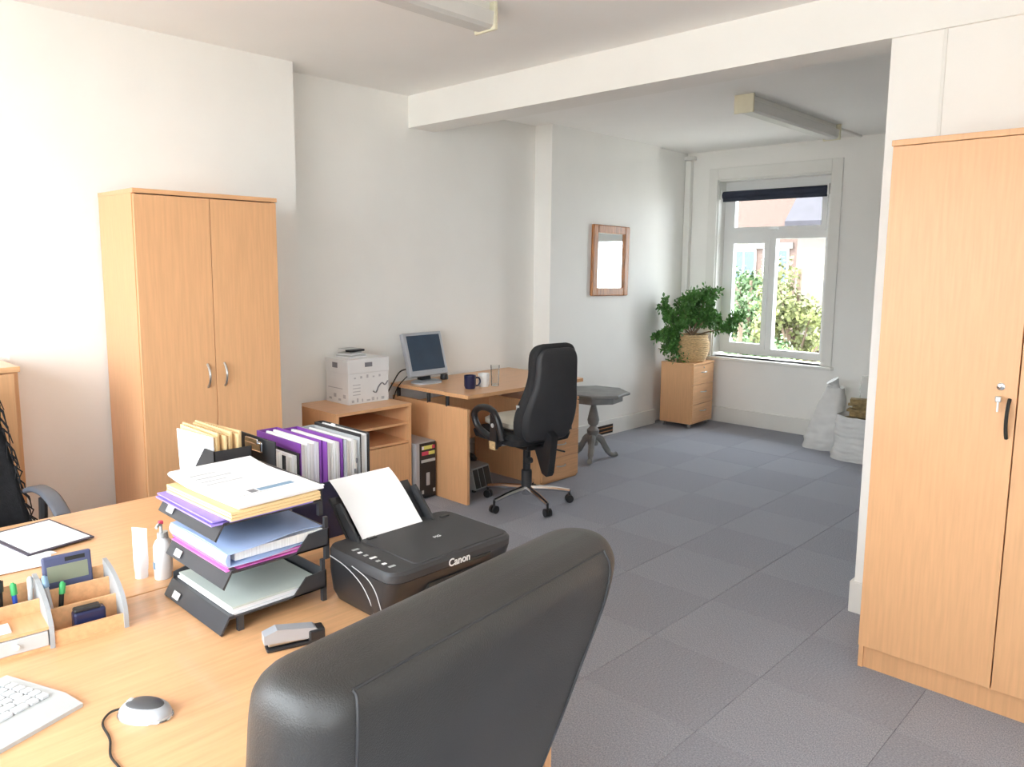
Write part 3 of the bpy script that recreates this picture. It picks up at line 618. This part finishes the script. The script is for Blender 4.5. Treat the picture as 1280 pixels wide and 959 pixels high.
P('base', rings(B(), [[(a_*math.cos(2*PI*k/28), b_*math.sin(2*PI*k/28), z) for k in range(28)] for a_, b_, z in ((.10, .125, 0), (.10, .125, .008), (.08, .105, .016), (.05, .06, .02))]), 'silverp', t, True)
P('stand', prism(B(), [(-.05, .015), (.0, .015), (-.03, .12), (-.06, .12)], 'y', -.045, .045), 'blackp', t)
sc = P('panel', box(-.03, .012, -.185, .185, 0, .325, bev=.006), 'silverp', t, loc=(.03, .0, .055), rot=(0, math.radians(-16), 0)); P('screen', box(.011, .0135, -.16, .16, .042, .303), 'screen', sc); P('back_cover', box(-.055, -.028, -.14, .14, .03, .28, bev=.012), 'blackp', sc)
P('power_button', box(.011, .015, .13, .14, .014, .024), 'lgrey', sc)
t = T('desk_speaker', 'small black rounded speaker beside the monitor base', 'speaker', (-4.36, 3.80, FZ)); P('body', lathe(B(), [(.002, 0), (.03, 0), (.032, .012), (.028, .04), (.01, .052), (.002, .053)]), 'blackp', t, True); P('grille', lathe(B(), [(.002, .053), (.012, .053), (.012, .056), (.002, .056)], n=16), 'blackm', t, True)
cord('cable', 'black cables looping from the monitor down behind the carton', 'cable', [(-4.42, 3.52, .85), (-4.41, 3.42, .84), (-4.38, 3.33, .77), (-4.40, 3.26, .64), (-4.42, 3.24, .5)], .005, 'dark')
cord('cable', 'black cable hanging straight behind the desk edge by the monitor', 'cable', [(-4.40, 3.54, .82), (-4.39, 3.45, .79), (-4.39, 3.36, .70), (-4.40, 3.31, .5)], .004, 'dark')
def mug(label, loc, m, rz, r=.042, h=.095):
    t = T('mug', label, 'mug', loc, rz)
    P('cup', lathe(B(), [(.002, .0), (r*.8, 0), (r, .02), (r, h), (r-.004, h), (r-.005, .015), (.002, .012)], n=28), m, t, True)
    P('handle', tube(B(), smoothpts([(r-.002, 0, h*.8), (r+.022, 0, h*.78), (r+.03, 0, h*.5), (r+.018, 0, h*.25), (r-.002, 0, h*.2)]), .006, 8), m, t, True); return t
mug('navy blue mug on the far desk', (-3.90, 3.64, FZ), 'navy', 1.0)
t = mug('white printed mug beside the navy one on the desk', (-3.90, 3.775, FZ), 'mugwhite', 2.2); P('print', tube(B(), [(.036, -.024, .03), (.036, -.024, .07)], .005, 6), 'print', t)
t = T('drinking_glass', 'clear tall drinking glass on the far desk by the mugs', 'glass', (-3.87, 3.86, FZ)); P('tumbler', lathe(B(), [(.002, 0), (.028, 0), (.033, .15), (.031, .15), (.026, .014), (.002, .014)], n=28), 'glass', t, True); P('foot', lathe(B(), [(.002, .001), (.027, .001), (.027, .012), (.002, .012)], n=28), 'glass', t, True)
t = T('computer_tower', 'silver and black computer tower on the carpet between bookcase and desk', 'computer', (-4.40, 3.205, 0)); D = .43
P('case', box(0, D-.012, 0, .18, .012, .405, bev=.003), 'silverp', t); f_ = P('front_panel', box(D-.012, D, .03, .178, .012, .40, bev=.004), 'blackp', t)
P('side_strip', box(D-.014, D+.002, .0, .03, .012, .402, bev=.003), 'silverp', t)
for z, a_, c_ in ((.355, 'yellow', 'red'), (.315, 'red', 'yellow')): P('sticker', box(D, D+.0015, .05, .11 if a_ == 'red' else .15, z, z+.026), a_, f_); P('sticker', box(D, D+.0018, .11 if a_ == 'red' else .14, .165, z, z+.024), c_, f_)
P('sticker', box(D, D+.002, .05, .068, .357, .379), 'white', f_)
P('card_slot', box(D, D+.002, .045, .168, .265, .285), 'lgrey', f_); P('power_button', box(D, D+.004, .088, .118, .10, .19, bev=.003), 'silverp', f_)
for y in (.05, .15): P('port', box(D, D+.002, y, y+.016, .045, .07), 'lgrey', f_)
for y in (.02, .14):
    for x in (.04, .36): P('foot', box(x, x+.03, y, y+.02, 0, .013), 'blackp', t)
t = T('modem_rack', 'grey and black slotted equipment box on the carpet beneath the desk', 'equipment', (-3.98, 3.70, 0), math.radians(8))
P('case', prism(B(), [(-.12, .02), (.14, .02), (.10, .17), (-.12, .20)], 'y', -.09, .11), 'greyp', t)
for y0, y1 in ((-.08, -.03), (-.02, .03), (.04, .10)): P('slot', prism(B(), [(.138, .03), (.1415, .03), (.106, .16), (.102, .16)], 'y', y0, y1), 'blackp', t)
for x, y in ((-.1, -.07), (-.1, .09), (.11, -.07), (.11, .09)): P('foot', box(x-.012, x+.012, y-.012, y+.012, 0, .03), 'blackp', t)
t = T('telephone_handset', 'black handset lying on the slotted equipment box', 'handset', (-4.02, 3.68, .205), .5); P('body', tube(B(), smoothpts([(-.09, 0, .02), (-.05, 0, .04), (.05, 0, .04), (.09, 0, .02)]), .018, 10), 'blackp', t, True)
for x in (-.085, .085): P('earpiece', lathe(B(), [(.002, -.0), (.024, 0), (.026, .018), (.01, .03), (.002, .03)], (x, 0, 0), 16), 'blackp', t, True)

# ------------------------------------------------------------------ black operator chair
t = T('operator_chair', 'black swivel chair on a polished five-star base at the far desk', 'chair', (-3.42, 3.72, 0), math.radians(-8))
# chair faces local -x
star(t, 0, 0, math.radians(-12), .30, 'chrome', zc=.10, wheel=.027)
P('gas_column', tube(B(), [(0, 0, .12), (0, 0, .24), (0, 0, .245), (0, 0, .42)], [.034, .034, .026, .026], 16), 'blackp', t, True); P('column_band', tube(B(), [(0, 0, .13), (0, 0, .235)], .036, 16), 'silverp' if 0 else 'blackm', t, True)
P('mechanism', box(-.13, .12, -.09, .09, .40, .445, bev=.01), 'blackp', t)
P('seat', rings(B(), [sect(z, -.06, th, w_) for z, th, w_ in ((.445, .40, .42), (.46, .48, .49), (.50, .50, .51), (.525, .46, .47), (.53, .36, .38))]), 'fabric', t, True)
P('seat_trim', box(-.05, .02, -.23, -.10, .438, .446), 'lgrey', t)
def bsect(z, xc, th, w_):
    return [(xc+u+.06*(v/(.25))**2*(-1), v, z) for u, v in rrect(th, w_, th*.45, 6)]
bk = P('backrest', rings(B(), [bsect(z, .19+.10*(z-.55)+.05*math.sin((z-.5)*4), th, w_) for z, th, w_ in catmull([(.470, .03, .24), (.482, .065, .34), (.53, .09, .43), (.62, .095, .475), (.72, .09, .465), (.82, .085, .41), (.92, .08, .375), (1.0, .078, .375), (1.06, .075, .365), (1.095, .066, .33), (1.115, .05, .28), (1.126, .02, .20)], 3)]), 'fabric', t, True)
P('back_shell', rings(B(), [bsect(z, .225+.10*(z-.55)+.05*math.sin((z-.5)*4), th, w_) for z, th, w_ in catmull([(.482, .02, .24), (.495, .055, .33), (.55, .07, .41), (.65, .07, .44), (.75, .065, .41), (.85, .06, .36), (.95, .055, .34), (1.03, .05, .335), (1.07, .042, .30), (1.09, .028, .25), (1.10, .01, .18)], 3)]), 'blackm', t, True)
P('logo', box(.17, .20, -.232, -.230, .70, .735), 'lgrey', bk)
P('back_stem', prism(B(), [(.06, .42), (.12, .40), (.19, .26), (.235, .245), (.25, .27), (.285, .52), (.24, .55), (.20, .44)], 'y', -.028, .028), 'blackp', t)
P('tilt_lever', tube(B(), [(.10, .09, .40), (.14, .22, .36)], .006, 8), 'blackp', t, True); P('height_knob', tube(B(), [(.12, -.06, .34), (.12, -.10, .34)], .02, 12), 'blackm', t, True)
for sy in (-1, 1):
    a_ = P('armrest', tube(B(), smoothpts([(.10, sy*.29, .50), (.07, sy*.30, .62), (0, sy*.30, .685), (-.12, sy*.30, .685), (-.20, sy*.295, .63), (-.17, sy*.285, .545), (-.06, sy*.28, .50), (.05, sy*.27, .46)]), .022, 10), 'blackp', t, True)
    P('arm_bracket', box(-.02, .05, sy*.29-.012, sy*.29+.012, .43, .66, bev=.006), 'blackp', a_); P('arm_bolt', tube(B(), [(.015, sy*.302, .585), (.015, sy*.307, .585)], .014, 14), 'lgrey', a_, True); P('arm_clip', box(-.015, .045, sy*.295-.014, sy*.295+.014, .425, .48, bev=.003), 'wicker', a_)
tag(P('seat_cushion', rings(B(), [[(x, y, z) for x, y in rrect(a_, b_, .05, 5)] for a_, b_, z in ((.28, .30, 0), (.34, .36, .02), (.34, .36, .05), (.28, .28, .075))]), 'cushion', None, True, loc=(-3.52, 3.735, .53), rot=(0, 0, -.15)), 'cream cushion lying on the seat of the black swivel chair', 'cushion')

# ------------------------------------------------------------------ grey side table
t = T('side_table', 'grey painted pedestal table with a scalloped octagonal top and turned leg', 'table', (-3.86, 5.02, 0), .2)
oct_ = []
for k in range(8):
    a = PI/4*k+PI/8; a2 = a+PI/8
    oct_ += [(.30*math.cos(a), .30*math.sin(a)), (.275*math.cos(a+.2), .275*math.sin(a+.2)), (.272*math.cos(a2), .272*math.sin(a2)), (.275*math.cos(a2+.19), .275*math.sin(a2+.19))]
P('table_top', rings(B(), [[(u*s, v*s, z) for u, v in oct_] for s, z in ((.96, .555), (1., .560), (1., .575), (.97, .582))]), 'greytable', t)
P('apron', rings(B(), [[(.24*s*math.cos(PI/4*k+PI/8), .24*s*math.sin(PI/4*k+PI/8), z) for k in range(8)] for s, z in ((.97, .50), (1, .505), (1, .556))]), 'greytable', t)
P('turned_column', lathe(B(), [(.002, .12), (.04, .12), (.045, .15), (.03, .17), (.036, .20), (.05, .225), (.052, .25), (.03, .275), (.026, .285), (.042, .30), (.05, .335), (.036, .40), (.024, .45), (.022, .465), (.036, .475), (.036, .50), (.002, .50)]), 'greytable', t, True)
for k in range(3):
    a = math.radians(-70+120*k); c, s_ = math.cos(a), math.sin(a)
    P('foot', tube(B(), smoothpts([(0.02*c, .02*s_, .19), (.07*c, .07*s_, .17), (.12*c, .12*s_, .09), (.16*c, .16*s_, .035), (.20*c, .20*s_, .022), (.225*c, .225*s_, .03)]), [.03]*8+[.026]*8+[.02]*10+[.022]*5, 8), 'greytable', t, True)

# mirror
t = T('mirror', 'rectangular mirror in a varnished pine frame on the far chimney breast', 'mirror', (XF, 5.53, 1.345), 0); W, Hh = .56, .65
t.rotation_euler = (math.radians(-.8), 0, 0)
P('glass', box(.004, .012, .06, W-.06, .06, Hh-.06), 'mirror', t)
for n_, poly in (('v', 0), ('v', W-.075)): P('frame_stile', box(0, .032, poly, poly+.075, 0, Hh, bev=.010), 'pine', t)
for z in (0, Hh-.075): P('frame_rail', box(0, .030, .07, W-.07, z, z+.075, bev=.009), 'pine', t)

# ------------------------------------------------------------------ drawer pedestal with plant
t = T('drawer_pedestal', 'small beech three-drawer pedestal on castors in the window corner', 'drawers', (-4.245, 6.635, 0), math.radians(3)); D, Wd = .345, .44
P('carcass', box(0, D, 0, Wd, .045, .64), 'beech', t); P('top_panel', box(-.002, D+.02, -.003, Wd+.003, .64, .66, bev=.002), 'beech_y', t)
for k, (z0, z1_) in enumerate(((.05, .24), (.244, .44), (.444, .636))):
    d = P('drawer', box(D, D+.018, .004, Wd-.004, z0, z1_, bev=.0015), 'beech_y', t); bow_handle(d, (D+.018, Wd/2, z0+.12), vertical=False, L=.11, r=.005)
    if k == 2: P('lock', tube(B(), [(D+.018, Wd/2, z0+.165), (D+.022, Wd/2, z0+.165)], .010, 12), 'chrome', d, True)
for x in (.03, D-.03):
    for y in (.04, Wd-.04): P('castor', tube(B(), [(x-.01, y, .022), (x+.01, y, .022)], .022, 12), 'greyp', t, True)
PX, PY, PZ = -4.03, 6.86, .66
t = T('plant_pot', 'round woven wicker pot on the drawer pedestal', 'pot', (PX, PY, PZ))
P('basket', lathe(B(), [(.002, 0), (.115, 0), (.15, .06), (.168, .14), (.165, .20), (.150, .255), (.156, .262), (.156, .278), (.142, .278), (.138, .22), (.002, .215)], n=32), 'wicker', t, True)
b = B()
for k in range(12):
    z = .02+.02*k; r_ = (.12+.048*math.sin(min(1, z/.15)*PI/2)) if z < .2 else .168-.016*(z-.18)/.06*1.0
    tube(b, [((r_+.002)*math.cos(2*PI*i/24), (r_+.002)*math.sin(2*PI*i/24), z) for i in range(25)], .006, 5)
P('weave', b, 'wicker', t, True, kind='stuff')
P('soil', lathe(B(), [(.002, .22), (.138, .22), (.138, .24), (.002, .25)], n=24), 'soil', t, True)
t = T('jade_plant', 'bushy green houseplant growing from the wicker pot', 'plant', (PX, PY, PZ+.245)); rr = random.Random(11)
stems = B(); leaves = B()
def leaf(bm, p, d, s):
    d = d.normalized(); a = d.cross(Vector((rr.uniform(-1, 1), rr.uniform(-1, 1), rr.uniform(-.2, 1)))).normalized(); n_ = d.cross(a)
    q = [p, p+d*s*.5+a*s*.32-n_*s*.06, p+d*s, p+d*s*.5-a*s*.32-n_*s*.06, p+d*s*.5+n_*s*.06]
    v = [bm.verts.new(x) for x in q]
    for f__ in ((0, 1, 4), (1, 2, 4), (2, 3, 4), (3, 0, 4)): bm.faces.new([v[i] for i in f__])
def branch(p, d, L, r_, depth):
    pts = [p]; dd = d.normalized(); n_ = 5
    for k in range(n_):
        dd = (dd+Vector((rr.uniform(-.22, .22), rr.uniform(-.22, .22), rr.uniform(-.12, .16)-.05*depth))).normalized(); pts.append(pts[-1]+dd*L/n_)
    tube(stems, pts, [r_*(1-.12*k) for k in range(n_+1)], 6)
    if depth < 2:
        for k in range(3): branch(pts[rr.randint(2, n_)], (dd+Vector((rr.uniform(-.9, .9), rr.uniform(-.9, .9), rr.uniform(-.3, .6)))), L*.55, r_*.6, depth+1)
    for k in range(1, n_+1):
        if depth == 0 and k < 4: continue
        for q in range(16 if depth else 9):
            dv = Vector((rr.gauss(0, 1), rr.gauss(0, 1), rr.gauss(0, .8)+.25)).normalized(); leaf(leaves, pts[k]+dv*rr.uniform(0, .045), dv, rr.uniform(.03, .052))
# directions: along the photo's spread (towards the camera-left wall and out over the sill)
for d, L in (((-.25, -.35, .9), .34), ((.0, .1, 1), .36), ((.25, .25, .9), .32), ((-.55, -.45, .5), .36), ((-.4, -.7, .15), .32), ((.75, .35, .42), .40), ((.6, -.1, .7), .30), ((-.1, -.6, .7), .32), ((-.35, -.6, -.12), .30), ((.35, .5, .5), .30), ((-.3, .1, .95), .34)): branch(Vector((rr.uniform(-.05, .05), rr.uniform(-.05, .05), 0)), Vector(d), L, .011, 0)
for (x, y, z), n_ in (((-.16, -.22, -.05), 260), ((-.14, -.25, -.16), 130), ((-.02, -.19, -.22), 60)):
    for k in range(n_):
        p = Vector((x+rr.gauss(0, .055), y+rr.gauss(0, .05), z+rr.gauss(0, .055))); p.x = max(p.x, -.26); dv = Vector((rr.gauss(0, 1), rr.gauss(0, 1), rr.gauss(-.3, .8))); leaf(leaves, p, dv, rr.uniform(.03, .052))
for v in list(leaves.verts)+list(stems.verts): v.co.x *= .74; v.co.y *= .74; v.co.z *= .92
for v in leaves.verts: v.co.x = max(v.co.x, -.285); v.co.y = min(v.co.y, .30)
for v in stems.verts: v.co.x = max(v.co.x, -.29)
P('stems', stems, 'stem', t, True); P('foliage', leaves, 'leaf', t, kind='stuff')

# ------------------------------------------------------------------ sacks
def sack(name, label, loc, w_, d_, h, lean, rz, m='sack', cat='sack', seed=1, top=.35):
    rs = []; n = 36
    for i in range(45):
        v = i/44; prof = (.80+.35*math.sin(min(1, v*2.2)*PI/2)-.15)*(1-v)**.0
        s = (1.0-.12*(1-min(1, v*8)))*(1-(1-top)*max(0, (v-.15)/.85)**1.15)
        row = []
        for k in range(n):
            a = 2*PI*k/n; ca, sa = math.cos(a), math.sin(a); q = (abs(ca)**3+abs(sa)**3)**(-1/3)
            nz = .05*noise.noise(Vector((ca*1.7+seed, sa*1.7, v*3)))+.03*noise.noise(Vector((ca*2+seed, sa*2, v*14)))+.016*noise.noise(Vector((ca*5+seed, sa*5, v*22)))
            fl = 1+.10*max(0, 1-v*9)
            row.append((w_/2*s*fl*q*ca*(1+nz*2)+lean*v*h, d_/2*s*fl*q*sa*(1+nz*2), h*v+(.02*noise.noise(Vector((ca*2, sa*2, seed))) if v > .05 else 0)))
        rs.append(row)
    return rs
t = T('rubble_sack', 'white woven sack, tall and tapering, leaning beside the window', 'sack', (-2.65, 6.86, 0), .1)
P('bag', rings(B(), sack('', '', 0, .34, .30, .56, .14, 0, seed=1, top=.42)), 'sack', t, True)
P('gathered_neck', tube(B(), [(.078, 0, .54), (.075, .01, .58), (.05, 0, .62)], [.05, .03, .06], 12), 'sack', t, True)
t = T('rubble_sack', 'squat open white sack with brown offcuts, half hidden by the partition', 'sack', (-2.27, 6.64, 0), .1)
P('bag', rings(B(), sack('', '', 0, .40, .34, .38, .04, 0, seed=5, top=.92), cap1=False), 'sack', t, True); P('filling', lathe(B(), [(.002, .31), (.15, .31), (.13, .35), (.002, .36)]), 'wood_off', t, True)
rr = random.Random(3)
for k in range(7):
    tag(P('wood_offcut', box(-.13, .13, -.05, .05, 0, .022, bev=.002, seg=1, rot=(0, 0, rr.uniform(-.4, .4))), 'wood_off', None, loc=(-2.22+rr.uniform(-.02, .03), 6.64, .365+.0225*k)), 'flat brown offcut piled in the mouth of the open white sack', 'offcut', 'brown offcuts in the open sack')
t = T('polythene_bag', 'clear crumpled polythene bag slumped against the wall behind the white sacks', 'bag', (-2.22, 7.08, 0)); P('film', rings(B(), sack('', '', 0, .50, .20, .66, 0, 0, seed=8, top=.75)), 'clear', t, True); P('contents', rings(B(), sack('', '', 0, .40, .14, .52, 0, 0, seed=9, top=.6)), 'card', t, True)

# ------------------------------------------------------------------ outside
g = struct('ground', box(-60, 60, -60, 70, -3.4, -3.2), 'grass')
def house(label, loc, rz, w_, d_, h, roof_h, wallm, wins):
    t = T('house', label, 'house', loc, rz)
    P('wall', box(-w_/2, w_/2, 0, d_, 0, h), wallm, t)
    P('gable', prism(B(), [(-w_/2, h), (w_/2, h), (0, h+roof_h)], 'y', .02, d_-.02), wallm, t)
    for s in (-1, 1): P('roof', rings(B(), [[(s*(w_/2+.3), y, h-.25), (0, y, h+roof_h+.05), (0, y, h+roof_h+.2), (s*(w_/2+.3), y, h-.1)] for y in (-.25, d_+.25)]), 'slate', t)
    ch = P('chimney', box(-.5, .3, d_*.4, d_*.4+.6, h+roof_h-.8, h+roof_h+1.2), 'brick', t); P('chimney_pot', lathe(B(), [(.002, 0), (.14, 0), (.11, .5), (.002, .5)], (-.1, d_*.4+.3, h+roof_h+1.2), 12), 'brick', ch)
    for x, z in wins:
        f__ = P('window', box(x-.5, x+.5, -.06, .02, z, z+1.3), 'upvc', t); P('pane', bx(box(x-.44, x-.03, -.07, -.05, z+.06, z+1.24), x+.03, x+.44, -.07, -.05, z+.06, z+1.24), 'screen', f__); P('lintel', box(x-.65, x+.65, -.08, .02, z+1.32, z+1.55), 'render', f__)
    return t
house('red brick house with a lintelled window seen through the left of the garden window', (-16.5, 28, -3.2), 0, 10, 8, 8.0, 3.0, 'brick', ((-3, 4.2), (.3, 4.2), (2.2, 4.2), (3.5, 4.2), (-3, 1), (2.2, 1)))
house('pale rendered outbuilding with a dark slate roof seen through the garden window', (-3.85, 22.9, -3.2), PI/2, 5.2, 5, 6.15, 2.6, 'render', ((-1.2, 1.6), (1.2, 1.6)))
house('brick house across the street in front of the building', (-4, -48, -3.2), 0, 16, 8, 6, 3, 'brick', ((-6, 1), (-2, 1), (2, 1), (6, 1), (-6, 4), (2, 4)))
def tree(label, loc, h, cr_, m, seed, n=2600, ls=.13):
    t = T('tree', label, 'tree', loc); q = random.Random(seed); st = B(); lv = B()
    tube(st, smoothpts([(0, 0, 0), (.06, .02, h*.25), (-.03, .05, h*.5), (.02, 0, h*.8)]), [.12-.0045*k for k in range(19)], 8)
    cl = [(Vector((q.gauss(0, .5)*cr_, q.gauss(0, .5)*cr_, h*.62+q.gauss(0, .42)*cr_)), q.uniform(.25, .5)*cr_) for k in range(26)]
    for c, s in cl: tube(st, [(0, 0, h*.4), tuple((c+Vector((0, 0, h*.45)))*.5), tuple(c)], [.04, .025, .01], 5)
    for k in range(n):
        c, s = q.choice(cl); d = Vector((q.gauss(0, 1), q.gauss(0, 1), q.gauss(0, 1))).normalized(); p = c+d*s*q.random()**.4
        a = Vector((q.gauss(0, 1), q.gauss(0, 1), q.gauss(0, 1))).normalized(); e = d.cross(a).normalized(); sz = ls*q.uniform(.6, 1.3)
        v = [lv.verts.new(x) for x in (p, p+a*sz*.5+e*sz*.35, p+a*sz, p+a*sz*.5-e*sz*.35)]; lv.faces.new(v)
    P('trunk', st, 'bark', t, True); P('crown', lv, m, t, kind='stuff'); return t
tree('leafy green tree just outside the left half of the garden window', (-5.75, 11.2, -3.2), 5.0, .75, 'treeleaf', 1, 5000, .09)
tree('green tree with yellowing leaves outside the right half of the garden window', (-6.3, 14.6, -3.2), 6.0, .95, 'treeleaf2', 2, 6000, .10)
tree('tall green tree standing between the two nearer trees outside', (-9.2, 18.4, -3.2), 5.6, 1.25, 'treeleaf', 3, 6000, .12)
